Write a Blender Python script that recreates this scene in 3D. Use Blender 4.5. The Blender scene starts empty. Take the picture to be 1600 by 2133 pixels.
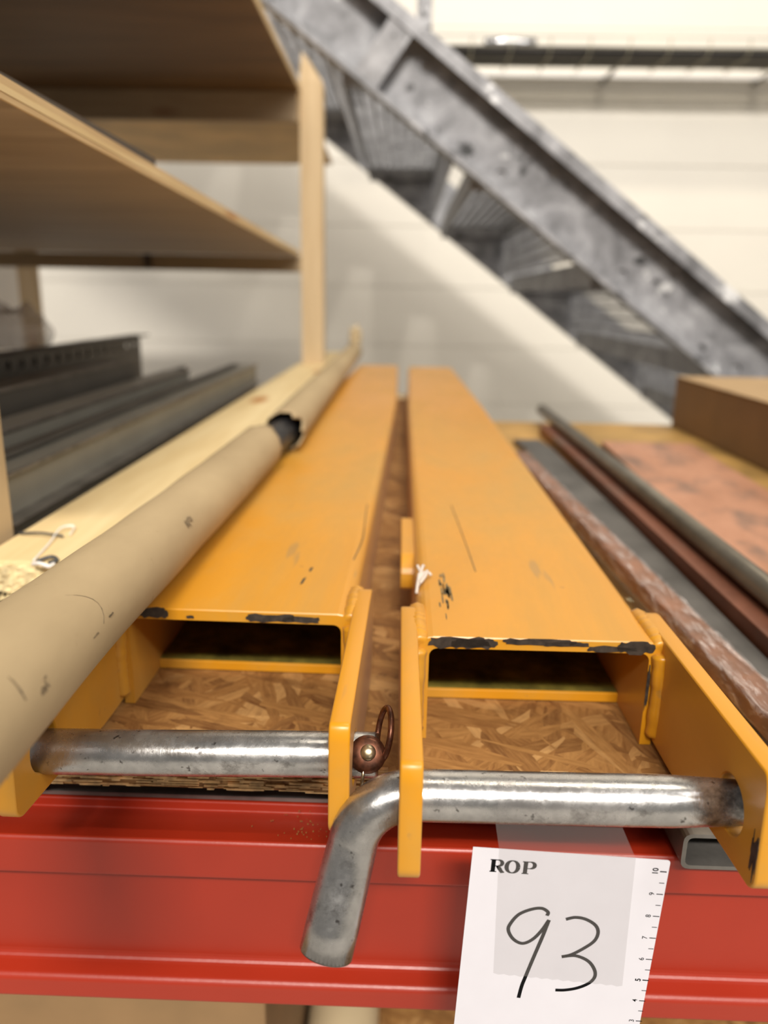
import bpy, bmesh, math, random
from mathutils import Vector, Matrix, noise as mnoise
SC = bpy.context.scene
COL = SC.collection
rnd = random.Random(7)
# ------------------------------------------------------------------ camera, light, exposure
cd = bpy.data.cameras.new('camera'); cam = bpy.data.objects.new('camera', cd); COL.objects.link(cam)
cd.sensor_fit = 'HORIZONTAL'; cd.sensor_width = 36; cd.lens = 36.0
cd.clip_start = .02; cd.clip_end = 60
cR, cU, cF = Vector((.9995, .0259, .0177)), Vector((-.0239, .2676, .9632)), Vector((-.0202, .9632, -.2681))
m = Matrix((cR, cU, -cF)).transposed().to_4x4(); m.translation = Vector((0, 0, .203))
cam.matrix_world = m
cd.dof.use_dof = True; cd.dof.focus_distance = .305; cd.dof.aperture_fstop = 8.2; cd.dof.aperture_blades = 0
SC.camera = cam
w = bpy.data.worlds.new('world'); SC.world = w; w.use_nodes = True
w.node_tree.nodes['Background'].inputs[0].default_value = (1, .95, .88, 1)
w.node_tree.nodes['Background'].inputs[1].default_value = .22
def area(name, loc, target, sx, sy, power, col):
    l = bpy.data.lights.new(name, 'AREA'); l.shape = 'RECTANGLE'; l.size = sx; l.size_y = sy
    l.energy = power; l.color = col
    o = bpy.data.objects.new(name, l); COL.objects.link(o); o.location = loc
    o.rotation_euler = (Vector(target) - Vector(loc)).to_track_quat('-Z', 'Y').to_euler()
area('hall_lamp_front', (.8, -4.1, 4.1), (.2, 1.6, .2), 6.0, .45, 330, (1, .95, .88))
area('hall_lamp_overhead', (.4, -4.3, 4.3), (.0, 3.4, 0), 1.2, .3, 430, (1, .94, .86))
area('hall_lamp_near_wall', (1.5, .9, 4.9), (1.5, 4.0, .8), 2.0, .3, 110, (1, .90, .74))
area('hall_lamp_left', (-4.2, 1.2, 2.7), (-1.4, 4.2, .1), .3, 3.0, 60, (1, .96, .96))
area('fill_lamp_right', (3.6, -1.4, 3.4), (-.3, 1.3, 0), .4, 3.0, 100, (1, .95, .90))  # unseen fill added to brighten the right-facing sides of the steel profiles
SC.view_settings.view_transform = 'Standard'; SC.view_settings.look = 'None'
SC.view_settings.gamma = 1; SC.view_settings.use_curve_mapping = False
SC.view_settings.exposure = -0.28

# ------------------------------------------------------------------ materials
def lin(c):
    f = lambda v: (v/255)/12.92 if v/255 <= .04045 else ((v/255+.055)/1.055)**2.4
    return (f(c[0]), f(c[1]), f(c[2]), 1)
class NT:
    def __init__(s, name):
        s.m = bpy.data.materials.new(name); s.m.use_nodes = True; s.t = s.m.node_tree
        s.b = s.t.nodes['Principled BSDF']
        tc = s.t.nodes.new('ShaderNodeTexCoord'); s.obj = tc.outputs['Object']
    def n(s, t, **k):
        o = s.t.nodes.new(t)
        for a, v in k.items(): setattr(o, a, v)
        return o
    def l(s, a, b): s.t.links.new(a, b)
    def map(s, scale=(1, 1, 1), rot=(0, 0, 0), src=None):
        o = s.n('ShaderNodeMapping'); o.inputs['Scale'].default_value = scale; o.inputs['Rotation'].default_value = rot
        s.l(src or s.obj, o.inputs['Vector']); return o.outputs[0]
    def noise(s, scale=1, vec=None, detail=4, rough=.55, dist=0):
        o = s.n('ShaderNodeTexNoise'); o.inputs['Scale'].default_value = scale; o.inputs['Detail'].default_value = detail
        o.inputs['Roughness'].default_value = rough; o.inputs['Distortion'].default_value = dist
        s.l(vec or s.obj, o.inputs['Vector']); return o.outputs['Fac']
    def ramp(s, fac, stops):
        o = s.n('ShaderNodeValToRGB'); cr = o.color_ramp
        while len(cr.elements) < len(stops): cr.elements.new(.5)
        for e, (p, c) in zip(cr.elements, stops):
            e.position = p; e.color = c if len(c) == 4 else lin(c)
        s.l(fac, o.inputs[0]); return o.outputs[0]
    def mix(s, fac, a, b, mode='MIX'):
        o = s.n('ShaderNodeMix', data_type='RGBA', blend_type=mode)
        if isinstance(fac, (int, float)): o.inputs[0].default_value = fac
        else: s.l(fac, o.inputs[0])
        for v, i in ((a, 6), (b, 7)):
            if isinstance(v, tuple): o.inputs[i].default_value = v if len(v) == 4 else lin(v)
            else: s.l(v, o.inputs[i])
        return o.outputs[2]
    def bump(s, h, strength=.2, dist=.001):
        o = s.n('ShaderNodeBump'); o.inputs['Strength'].default_value = strength; o.inputs['Distance'].default_value = dist
        s.l(h, o.inputs['Height']); s.l(o.outputs[0], s.b.inputs['Normal'])
    def out(s, col=None, rough=.5, metal=0, spec=None):
        for v, k in ((col, 'Base Color'), (rough, 'Roughness'), (metal, 'Metallic')):
            if v is None: continue
            if isinstance(v, tuple): s.b.inputs[k].default_value = v if len(v) == 4 else lin(v)
            elif isinstance(v, (int, float)): s.b.inputs[k].default_value = v
            else: s.l(v, s.b.inputs[k])
        if spec is not None: s.b.inputs['Specular IOR Level'].default_value = spec
        return s.m
B0, W1 = (0, 0, 0, 1), (1, 1, 1, 1)
def simple(name, c, rough=.5, metal=0, var=.0, scale=30, spec=None, bump=0):
    t = NT(name)
    if var:
        d = tuple(int(max(0, v*(1-var))) for v in c); u = tuple(int(min(255, v*(1+var*.6))) for v in c)
        f = t.noise(scale)
        col = t.ramp(f, [(.3, d), (.7, u)])
        if bump: t.bump(f, bump)
        return t.out(col, rough, metal, spec)
    return t.out(c, rough, metal, spec)
def wood(name, dark, light, along='Y', fine=60, rough=.65, knots=None, bump=.15):
    t = NT(name)
    sc = {'X': (1.2, 14, 14), 'Y': (14, 1.2, 14), 'Z': (14, 14, 1.2)}[along]
    f1 = t.noise(1.6, t.map(sc), 3, .5, 1.2)
    f2 = t.noise(fine/12, t.map(sc), 3, .6, .3)
    mid = tuple((a+b)//2 for a, b in zip(dark, light))
    c = t.ramp(f1, [(.25, dark), (.5, mid), (.68, light)])
    c = t.mix(.35, c, t.ramp(f2, [(.3, dark), (.65, light)]))
    if knots:
        v = t.n('ShaderNodeTexVoronoi'); v.inputs['Scale'].default_value = 1.0
        ks = {'X': (3, 9, 9), 'Y': (9, 3, 9), 'Z': (9, 9, 3)}[along]
        t.l(t.map(ks), v.inputs['Vector'])
        c = t.mix(t.ramp(v.outputs['Distance'], [(.06, W1), (.16, B0)]), c, knots)
    t.bump(f2, bump, .0006)
    return t.out(c, rough, 0, .3)
def galv(name, lo=70, hi=170, scale=26, metal=.35, rough=.48):
    t = NT(name)
    v = t.n('ShaderNodeTexVoronoi'); v.inputs['Scale'].default_value = scale; t.l(t.mix(.12, t.obj, t.noise(9)), v.inputs['Vector'])
    f = t.noise(scale*.5, None, 6, .7, .8)
    a = (lo, lo, lo+2); b = (hi, hi, hi+3); mm = ((lo+hi)//2,)*2 + ((lo+hi)//2+3,)
    c = t.ramp(f, [(.34, a), (.5, mm), (.66, b)])
    c = t.mix(.2, c, t.ramp(v.outputs['Color'], [(.1, a), (.9, b)]))
    sp = t.noise(scale*.9, None, 3, .6)
    c = t.mix(t.ramp(sp, [(.63, B0), (.68, W1)]), c, (lo//2, lo//2, lo//2))
    c = t.mix(t.ramp(t.noise(scale*.5, t.map((1, 1, 1), (1, 2, .4)), 3, .7), [(.63, B0), (.70, W1)]), c, (min(255, hi+40),)*3)
    t.bump(f, .15, .002)
    return t.out(c, rough, metal)

# yellow paint: dull dusty rubbed zones and fine scuffs belong to the paint itself
def paint_yellow():
    t = NT('worn_yellow_paint')
    f = t.noise(9, t.map((1, .35, 1)), 5, .6)
    c = t.ramp(f, [(.3, (194, 131, 12)), (.6, (204, 139, 18)), (.8, (195, 137, 36))])
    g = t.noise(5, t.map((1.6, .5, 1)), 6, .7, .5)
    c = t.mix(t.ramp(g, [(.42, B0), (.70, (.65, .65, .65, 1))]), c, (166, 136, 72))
    s = t.noise(120, t.map((1, .12, 1)), 2, .5)
    c = t.mix(t.ramp(s, [(.70, B0), (.76, (.55, .55, .55, 1))]), c, (150, 118, 66))
    d = t.noise(46, None, 3, .6)
    c = t.mix(t.ramp(d, [(.72, B0), (.76, (.7, .7, .7, 1))]), c, (120, 92, 50))
    t.bump(t.noise(160, None, 2), .06, .0005)
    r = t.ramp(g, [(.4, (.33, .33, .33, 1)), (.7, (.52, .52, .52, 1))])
    t.b.inputs['Sheen Weight'].default_value = .05; t.b.inputs['Sheen Roughness'].default_value = .55
    return t.out(c, r, 0, .5)
def pin_steel(name='zinc_plated_pin', sc=1):
    t = NT(name)
    f = t.noise(60, t.map((1, 1, 1)), 5, .65)
    c = t.ramp(f, [(.3, (158, 157, 156)), (.7, (206, 204, 202))])
    st = t.noise(26, t.map((1, 1.3, 1.3)), 7, .74, .3)
    c = t.mix(t.ramp(st, [(.55, B0), (.68, (.8, .8, .8, 1))]), c, (64, 54, 48))
    sp = t.noise(260, None, 2, .6)
    c = t.mix(t.ramp(sp, [(.66, B0), (.72, (.75, .75, .75, 1))]), c, (52, 42, 38))
    r = t.ramp(t.noise(90, None, 5, .7), [(.3, (.15,)*3+(1,)), (.7, (.36,)*3+(1,))])
    t.bump(t.noise(700, t.map((1, .6, .6)), 5, .75), .30, .0003)
    return t.out(c, r, .92)
def osb():
    t = NT('oriented_strand_board')
    base = None
    rr_ = random.Random(4)
    for i in range(6):
        rz = (.25, -.9, 1.25, .75, -.35, 1.9)[i]
        pre = t.n('ShaderNodeMapping'); pre.inputs['Rotation'].default_value = (0, 0, rz); t.l(t.obj, pre.inputs['Vector'])
        s2 = t.n('ShaderNodeMapping'); s2.inputs['Scale'].default_value = (rr_.uniform(95, 165), rr_.uniform(16, 27), 3); s2.inputs['Location'].default_value = (i*3.3, i*7.1, 0)
        t.l(pre.outputs[0], s2.inputs['Vector'])
        wn = t.n('ShaderNodeTexNoise'); wn.inputs['Scale'].default_value = 60; t.l(t.obj, wn.inputs['Vector'])
        v = t.n('ShaderNodeTexVoronoi'); v.inputs['Scale'].default_value = 1; v.inputs['Randomness'].default_value = 1
        t.l(t.mix(.35, s2.outputs[0], wn.outputs['Color'], 'ADD'), v.inputs['Vector'])
        sep = t.n('ShaderNodeSeparateColor'); t.l(v.outputs['Color'], sep.inputs[0])
        grain = t.noise(3.5, s2.outputs[0], 4, .7)
        c = t.ramp(sep.outputs[0], [(0, (96, 58, 26)), (.35, (138, 94, 48)), (.75, (160, 116, 64)), (1, (188, 146, 92))])
        c = t.mix(.4, c, t.ramp(grain, [(.32, (92, 56, 26)), (.68, (176, 132, 78))]))
        if base is None: base = c
        else: base = t.mix(t.ramp(sep.outputs[1], [(.66, B0), (.70, W1)]), base, c)
    base = t.mix(t.ramp(t.noise(38, None, 5, .7), [(.55, B0), (.75, (.7, .7, .7, 1))]), base, (84, 50, 22))
    t.bump(t.noise(120, None, 4), .3, .001)
    return t.out(base, .62, 0, .35)
def red_paint():
    t = NT('red_powder_coat')
    f = t.noise(6, None, 4)
    c = t.ramp(f, [(.3, (146, 36, 14)), (.7, (158, 42, 18))])
    t.bump(t.noise(330, None, 2, .5), .10, .0006)
    return t.out(c, .36, 0, .55)
def cardboard_tube_mat():
    t = NT('kraft_paper_tube')
    f = t.noise(14, t.map((1, .4, 1)), 5, .6)
    c = t.ramp(f, [(.3, (158, 138, 106)), (.7, (178, 157, 122))])
    c = t.mix(t.ramp(t.noise(70, None, 5, .7), [(.64, B0), (.76, (.6,)*3+(1,))]), c, (128, 104, 74))
    t.bump(t.noise(24, t.map((1, .3, 1)), 4), .22, .003)
    return t.out(c, .75, 0, .2)
def copper(name, a, b):
    t = NT(name)
    f = t.noise(9, t.map((1, .5, 1)), 6, .7, .4)
    c = t.ramp(f, [(.3, a), (.68, b)])
    c = t.mix(t.ramp(t.noise(12, t.map((2, 1, 1), (0, 0, .5)), 4, .6), [(.50, B0), (.66, (.75,)*3+(1,))]), c, (118, 96, 84))
    return t.out(c, .48, .35)
MAT = dict(
    brownbar=simple('brown_oxidised_bar', (132, 88, 62), .45, .15, .2, 30),
    smudge=simple('dark_pencil_smudge', (112, 96, 72), .8, 0, .3, 300),
    zinc=simple('bright_zinc', (226, 228, 232), .2, .9, .05, 30),
    ochre=simple('ochre_plywood_shelf', (214, 172, 104), .55, 0, .12, 6),
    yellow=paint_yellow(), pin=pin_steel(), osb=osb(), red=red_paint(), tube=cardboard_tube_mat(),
    tube_in=simple('torn_paper_edge', (150, 122, 86), .85, 0, .2, 60),
    black=simple('black_rubber', (34, 34, 36), .45, 0, .15, 40),
    bare=simple('chipped_dark_steel', (62, 54, 46), .55, .3, .3, 300),
    scuff=simple('scuffed_grey_mark', (112, 96, 66), .6, .1, .35, 260),
    dash=simple('dark_scratch_mark', (70, 62, 46), .6, .1, .2, 200),
    strap_in=simple('shaded_olive_yellow', (98, 88, 36), .5, 0, .45, 60),  # yellow strap darkened to olive: shade inside the sleeve put into the colour
    pine=wood('pale_pine', (206, 178, 126), (232, 212, 166), 'Y', knots=(178, 122, 70)),
    pine_end=simple('rough_sawn_end_grain', (232, 210, 160), .85, 0, .2, 160, bump=.6),
    pine_x=wood('pale_pine_rail', (150, 130, 102), (176, 156, 128), 'X', knots=(120, 76, 40)),
    pine_z=wood('pale_pine_post', (182, 156, 118), (206, 184, 148), 'Z', knots=(150, 96, 50)),
    ply=wood('plywood_face', (98, 72, 42), (136, 106, 68), 'X', 30, .55),
    ply_low=wood('grey_plywood_face', (140, 122, 98), (172, 152, 126), 'X', 30, .55),
    ply_edge=wood('plywood_edge', (186, 154, 108), (222, 198, 154), 'Y', 90),
    ply_board=simple('stained_plywood_board', (176, 138, 76), .5, 0, .2, 12),
    darkboard=simple('dark_brown_board', (78, 66, 54), .6, 0, .2, 20),
    galv=galv('spangled_galvanised_steel', 92, 176, 22, .2, .5), galv_tread=galv('dull_galvanised_tread', 122, 178, 20, .1, .6),
    steel_dk=simple('dark_steel_profile', (150, 147, 136), .42, .25, .05, 14),
    steel_dk2=simple('darker_steel_profile', (98, 94, 87), .45, .25, .08, 14),
    steel_gr=simple('grey_zinc_steel', (128, 124, 118), .4, .6, .2, 40),
    steel_bar=simple('dark_grey_flat_steel', (88, 86, 82), .5, .25, .25, 16),
    pipe=simple('grey_brown_steel_pipe', (124, 118, 106), .36, .7, .15, 20),
    copper=copper('tarnished_copper', (96, 56, 40), (140, 88, 66)),
    copper_pl=copper('stained_copper_sheet', (168, 116, 86), (206, 152, 122)),
    wall=simple('white_wall_panel', (238, 232, 220), .5, 0, .015, 2),
    seam=simple('panel_joint', (222, 216, 202), .6),
    concrete=simple('concrete_floor', (172, 168, 160), .7, 0, .15, 4),
    card=simple('white_card', (208, 205, 211), .55, 0, .01, 50),
    ink=simple('black_ink', (12, 12, 14), .7, spec=.1),
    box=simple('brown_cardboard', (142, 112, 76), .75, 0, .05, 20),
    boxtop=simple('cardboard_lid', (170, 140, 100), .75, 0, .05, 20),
    rust=simple('rusty_spring_steel', (104, 66, 48), .36, .75, .35, 300),
    stud=simple('worn_stud_steel', (176, 160, 132), .3, .9, .2, 300),
    white=simple('white_plastic', (232, 228, 222), .5),
    cable=simple('dark_cable_sheath', (58, 54, 52), .5, 0, .2, 8),
    wire=simple('bright_wire', (176, 170, 150), .4, .7),
    crumb=simple('sawdust', (140, 88, 40), .9),
    string=simple('white_nylon_string', (196, 184, 172), .6),
    strapw=simple('black_and_white_strap', (70, 72, 74), .4),
    roll=simple('cream_paper_roll', (196, 176, 140), .8, 0, .05, 10),
    rough_edge=simple('chipboard_edge', (196, 160, 112), .8, 0, .35, 120, bump=.8),
)
def glint_film(name):
    t = NT(name)
    f = t.noise(1, t.map((210, 34, 210), (0, 0, .5)), 5, .7, .8)
    t.out((240, 228, 222), .12, 0, .7)
    a = t.n('ShaderNodeMapRange'); a.inputs[1].default_value = .47; a.inputs[2].default_value = .72; a.inputs[3].default_value = .05; a.inputs[4].default_value = .7  # painted glints: the whitish film turns more opaque in random streaks
    t.l(f, a.inputs[0]); t.l(a.outputs[0], t.b.inputs['Alpha']); t.bump(f, 1.0, .004)
    return t.m
def film(name, alpha, col=(235, 232, 235), rough=.15, bump=.0, bs=60):
    t = NT(name)
    t.out(col, rough, 0, .6); t.b.inputs['Alpha'].default_value = alpha
    if bump: t.bump(t.noise(bs, t.map((1, .4, 1)), 4, .6, .8), bump, .004)
    return t.m
MAT['tape'] = film('clear_adhesive_tape', .15, (160, 154, 150), .2)
MAT['wrap'] = glint_film('clear_wrapping_film')
MAT['bag'] = film('clear_plastic_bag', .35, (236, 232, 236), .2, .8, 30)

# ------------------------------------------------------------------ helpers
def link(o, parent=None):
    COL.objects.link(o)
    if parent is not None: o.parent = parent
    return o
def mesh(name, verts, faces, mat, parent=None, smooth=False, loc=None):
    me = bpy.data.meshes.new(name); me.from_pydata([tuple(v) for v in verts], [], faces)
    bm = bmesh.new(); bm.from_mesh(me); bmesh.ops.recalc_face_normals(bm, faces=bm.faces); bm.to_mesh(me); bm.free()
    me.materials.append(mat)
    if smooth:
        for p in me.polygons: p.use_smooth = True
    o = bpy.data.objects.new(name, me)
    if loc is not None: o.location = loc
    return link(o, parent)
def tag(o, label=None, cat=None, group=None, kind=None):
    if label: o['label'] = label
    if cat: o['category'] = cat
    if group: o['group'] = group
    if kind: o['kind'] = kind
    return o
def thing(name, loc, label, cat, group=None, rz=0):
    o = bpy.data.objects.new(name, None); o.empty_display_size = .02
    o.location = loc; o.rotation_euler = (0, 0, rz); COL.objects.link(o)
    return tag(o, label, cat, group)
def bm_obj(name, bm, mat, parent=None, smooth=False):
    bmesh.ops.recalc_face_normals(bm, faces=bm.faces)
    me = bpy.data.meshes.new(name); bm.to_mesh(me); bm.free()
    for mm in (mat if isinstance(mat, (list, tuple)) else [mat]): me.materials.append(mm)
    if smooth:
        for p in me.polygons: p.use_smooth = True
    return link(bpy.data.objects.new(name, me), parent)
def add_box(bm, a, b, mtx=None, bevel=0):
    n0 = len(bm.verts)
    r = bmesh.ops.create_cube(bm, size=1)
    vs = r['verts']
    for v in vs:
        v.co = Vector([(a[i]+b[i])/2 + v.co[i]*(b[i]-a[i]) for i in range(3)])
    if bevel:
        es = list({e for v in vs for e in v.link_edges})
        g = bmesh.ops.bevel(bm, geom=es, offset=bevel, segments=2, affect='EDGES', profile=.5)
        vs = list({v for f in g['faces'] for v in f.verts})
    if mtx is not None:
        for v in vs: v.co = mtx @ v.co
def box(name, a, b, mat, parent=None, bevel=.0, mtx=None):
    bm = bmesh.new(); add_box(bm, a, b, mtx, bevel); return bm_obj(name, bm, mat, parent)
def prism(name, prof, axis, s0, s1, mat, parent=None, mtx=None, bevel=0, smooth=False):
    """extrude a closed 2-D outline along an axis (0:x 1:y 2:z); the outline is in the other two axes in order"""
    bm = bmesh.new()
    def mk(p, s):
        c = [0, 0, 0]; o = [i for i in range(3) if i != axis]
        c[o[0]], c[o[1]], c[axis] = p[0], p[1], s
        v = Vector(c); return mtx @ v if mtx is not None else v
    A = [bm.verts.new(mk(p, s0)) for p in prof]; Bv = [bm.verts.new(mk(p, s1)) for p in prof]
    n = len(prof)
    bm.faces.new(A); bm.faces.new(Bv[::-1])
    for i in range(n): bm.faces.new((A[i], A[(i+1) % n], Bv[(i+1) % n], Bv[i]))
    if bevel:
        bmesh.ops.recalc_face_normals(bm, faces=bm.faces)
        es = [e for e in bm.edges if len(e.link_faces) == 2 and e.calc_face_angle(0) > .5]
        bmesh.ops.bevel(bm, geom=es, offset=bevel, segments=2, affect='EDGES', profile=.5)
    return bm_obj(name, bm, mat, parent, smooth)
def sweep_geo(pts, r, n=16, caps=True, r2=None, up=(0, 0, 1)):
    pts = [Vector(p) for p in pts]; rs = r if isinstance(r, (list, tuple)) else [r]*len(pts)
    V, F = [], []
    prev = None
    for i, p in enumerate(pts):
        t = (pts[min(i+1, len(pts)-1)] - pts[max(i-1, 0)]).normalized()
        if prev is None:
            u = Vector(up)
            if abs(u.dot(t)) > .95: u = Vector((1, 0, 0))
            a = (u - t*u.dot(t)).normalized()
        else: a = (prev - t*prev.dot(t)).normalized()
        prev = a; b = t.cross(a)
        for k in range(n):
            q = 2*math.pi*k/n
            V.append(p + a*math.cos(q)*rs[i] + b*math.sin(q)*rs[i]*(r2 if r2 else 1))
    for i in range(len(pts)-1):
        for k in range(n):
            F.append((i*n+k, i*n+(k+1) % n, (i+1)*n+(k+1) % n, (i+1)*n+k))
    if caps:
        F.append(tuple(range(n))[::-1]); F.append(tuple((len(pts)-1)*n+k for k in range(n)))
    return V, F
def tube(name, pts, r, mat, parent=None, n=16, caps=True, smooth=True):
    V, F = sweep_geo(pts, r, n, caps)
    o = mesh(name, V, F, mat, parent)
    if smooth:
        for p in o.data.polygons: p.use_smooth = len(p.vertices) == 4
    return o
def multi_tube(name, paths, r, mat, parent=None, n=8):
    V, F = [], []
    for pts in paths:
        v, f = sweep_geo(pts, r, n); k = len(V); V += v; F += [tuple(i+k for i in q) for q in f]
    return mesh(name, V, F, mat, parent, True)
def curve_plate(name, outline, holes, depth, mtx, mat, parent=None, bevel=.0008):
    """flat plate with round holes: a filled 2-D curve, extruded, turned into a mesh"""
    c = bpy.data.curves.new(name, 'CURVE'); c.dimensions = '2D'; c.fill_mode = 'BOTH'
    c.extrude = depth/2 - bevel; c.bevel_depth = bevel; c.bevel_resolution = 1; c.offset = -bevel
    for pl in [outline] + [[(cx+r*math.cos(2*math.pi*k/28), cy+r*math.sin(2*math.pi*k/28)) for k in range(28)] for cx, cy, r in holes]:
        s = c.splines.new('POLY'); s.points.add(len(pl)-1); s.use_cyclic_u = True
        for q, p in zip(s.points, pl): q.co = (p[0], p[1], 0, 1)
    o = bpy.data.objects.new(name+'_tmp', c); COL.objects.link(o)
    dg = bpy.context.evaluated_depsgraph_get()
    me = bpy.data.meshes.new_from_object(o.evaluated_get(dg)); bpy.data.objects.remove(o); bpy.data.curves.remove(c)
    me.name = name; me.transform(mtx); me.materials.clear(); me.materials.append(mat)
    return link(bpy.data.objects.new(name, me), parent)
def rounded(pts, r, k=5):
    """round every corner of a polygon; r may be one number or one per corner"""
    out = []; n = len(pts)
    for i in range(n):
        p0, p, p1 = Vector(pts[i-1]), Vector(pts[i]), Vector(pts[(i+1) % n])
        ri = r[i] if isinstance(r, (list, tuple)) else r
        if ri <= 0: out.append(tuple(p)); continue
        a = (p0-p); b = (p1-p); d = min(ri, a.length*.45, b.length*.45)
        a = p + a.normalized()*d; b = p + b.normalized()*d
        for j in range(k+1):
            t = j/k; out.append(tuple(a*(1-t)**2 + p*2*t*(1-t) + b*t*t))
    return out
def catmull(pts, sub=6):
    P = [Vector(p) for p in pts]; out = []
    for i in range(len(P)-1):
        a, b, c, d = P[max(i-1, 0)], P[i], P[i+1], P[min(i+2, len(P)-1)]
        for j in range(sub):
            t = j/sub
            out.append(.5*((2*b)+(c-a)*t+(2*a-5*b+4*c-d)*t*t+(3*b-a-3*c+d)*t**3))
    out.append(P[-1]); return out
def blob_patch(name, cx, cy, lx, ly, seed, place, mat, parent, n=18, thick=.00025, rough=.5):
    """irregular thin flake; place(u, v, h) maps patch coordinates to 3-D"""
    rr = random.Random(seed); V = []; F = []
    rad = [1-rough*rr.random() for _ in range(n)]
    for h in (0, thick):
        for k in range(n):
            q = 2*math.pi*k/n
            ex = abs(math.cos(q))**.6*math.copysign(1, math.cos(q)); ey = abs(math.sin(q))**.6*math.copysign(1, math.sin(q))
            V.append(place(cx+lx/2*ex*(.75+.25*rad[k]), cy+ly/2*ey*rad[k], h))
    F.append(tuple(range(n))); F.append(tuple(range(n, 2*n)))
    for k in range(n): F.append((k, (k+1) % n, n+(k+1) % n, n+k))
    return mesh(name, V, F, mat, parent)

# ------------------------------------------------------------------ setting
fl = box('floor', (-6, -6, -1.1), (6, 5, -1.0), MAT['concrete']); tag(fl, kind='structure')
wb = box('wall_back', (-5, 4.314, -1.0), (5, 4.45, 5.4), MAT['seam']); tag(wb, kind='structure')
p0 = None
for k in range(-5, 16):
    z = .572 + .3085*k
    if p0 is None: p0 = o = box('wall_panel', (-5, 4.300, .0012), (5, 4.314, .3073), MAT['wall'], wb, .0012)
    else: o = link(bpy.data.objects.new('wall_panel', p0.data), wb)
    o.location.z = z

# ------------------------------------------------------------------ red rack beam
prof = [(.286, -.0315), (.2872, -.0300), (.312, -.0335), (.312, -.0285), (.336, -.0285), (.336, -.1207), (.2875, -.1207), (.286, -.1192),
        (.286, -.1095), (.2875, -.1075), (.2965, -.1050), (.2985, -.0530), (.2880, -.0505), (.286, -.0490)]
bm_ = prism('rack_beam', rounded(prof, [.004, .003, .001, .001, .002, .004, .003, .003, .003, .002, .003, .003, .002, .002], 4), 0, -1.25, 1.25, MAT['red'])
for p in bm_.data.polygons: p.use_smooth = len(p.vertices) == 4 and False
tag(bm_, 'red steel pallet rack beam with ribbed front below the chipboard', 'beam')
sup = prism('support_bar', [(.313, -.0278), (.331, -.0278), (.331, -.0135), (.313, -.0135), (.313, -.0155), (.329, -.0155), (.329, -.0258), (.313, -.0258)], 0, -.9, .118, MAT['steel_gr'])
tag(sup, 'grey zinc steel bar lying on the red beam under the chipboard edge', 'bar')
# hollow rectangular tube carrying the board at the right
def rect_tube(name, x0, x1, z0, z1, y0, y1, t, r, mat, parent=None):
    o = rounded([(x0, z0), (x1, z0), (x1, z1), (x0, z1)], r, 4); i = rounded([(x0+t, z0+t), (x1-t, z0+t), (x1-t, z1-t), (x0+t, z1-t)], r*.7, 4)
    n = len(o); V = []; F = []
    for y in (y0, y1):
        V += [(p[0], y, p[1]) for p in o] + [(p[0], y, p[1]) for p in i]
    for k in range(n):
        k2 = (k+1) % n
        F += [(k, k2, 2*n+k2, 2*n+k), (n+k, n+k2, 3*n+k2, 3*n+k), (k, k2, n+k2, n+k), (2*n+k, 2*n+k2, 3*n+k2, 3*n+k)]
    return mesh(name, V, F, mat, parent)
rt = rect_tube('rectangular_tube', .1235, .178, -.0298, -.0125, .279, 1.28, .0018, .004, MAT['steel_gr'])
tag(rt, 'open end of grey hollow steel tube on the red beam at right', 'tube')
# boards
ob = thing('chipboard_shelf', (-.1, .299, -.012), 'coarse strand chipboard shelf board under the yellow fork sleeves', 'board')
b = box('board', (-.17, 0, 0), (.2290, 1.33, .012), MAT['osb'], ob, .0006)
# ragged front edge made of chips of strand
bm = bmesh.new()
for k in range(520):
    x = -.168 + .395*k/520 + rnd.uniform(-.002, .002); zz = rnd.uniform(.0, .0112); L = rnd.uniform(.003, .016)
    add_box(bm, (x, -rnd.uniform(.0002, .0014), zz), (x+L, .002, zz+rnd.uniform(.0003, .0012)), Matrix.Rotation(rnd.uniform(-.012, .012), 4, 'Y'))
o = bm_obj('frayed_edge', bm, MAT['rough_edge'], ob); tag(o, 'frayed pale front edge of strands', kind='stuff')
o = box('plywood_board', (.130, .299, -.012), (1.1, 1.335, 0), MAT['ply_board']); tag(o, 'ochre plywood board under the copper and the cardboard box', 'board')
o = box('chipboard_shelf', (-1.2, .299, -.012), (-.2705, 1.62, 0), MAT['osb']); tag(o, 'chipboard panel beneath the stacked dark steel profiles', 'board')
o = prism('cross_rail', rounded([(1.66, -.06), (1.705, -.06), (1.705, -.001), (1.66, -.001)], .003, 2), 0, -1.2, .030, MAT['pine']); tag(o, 'pale wooden cross rail seen at the far end between the fork sleeves', 'rail')

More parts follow.
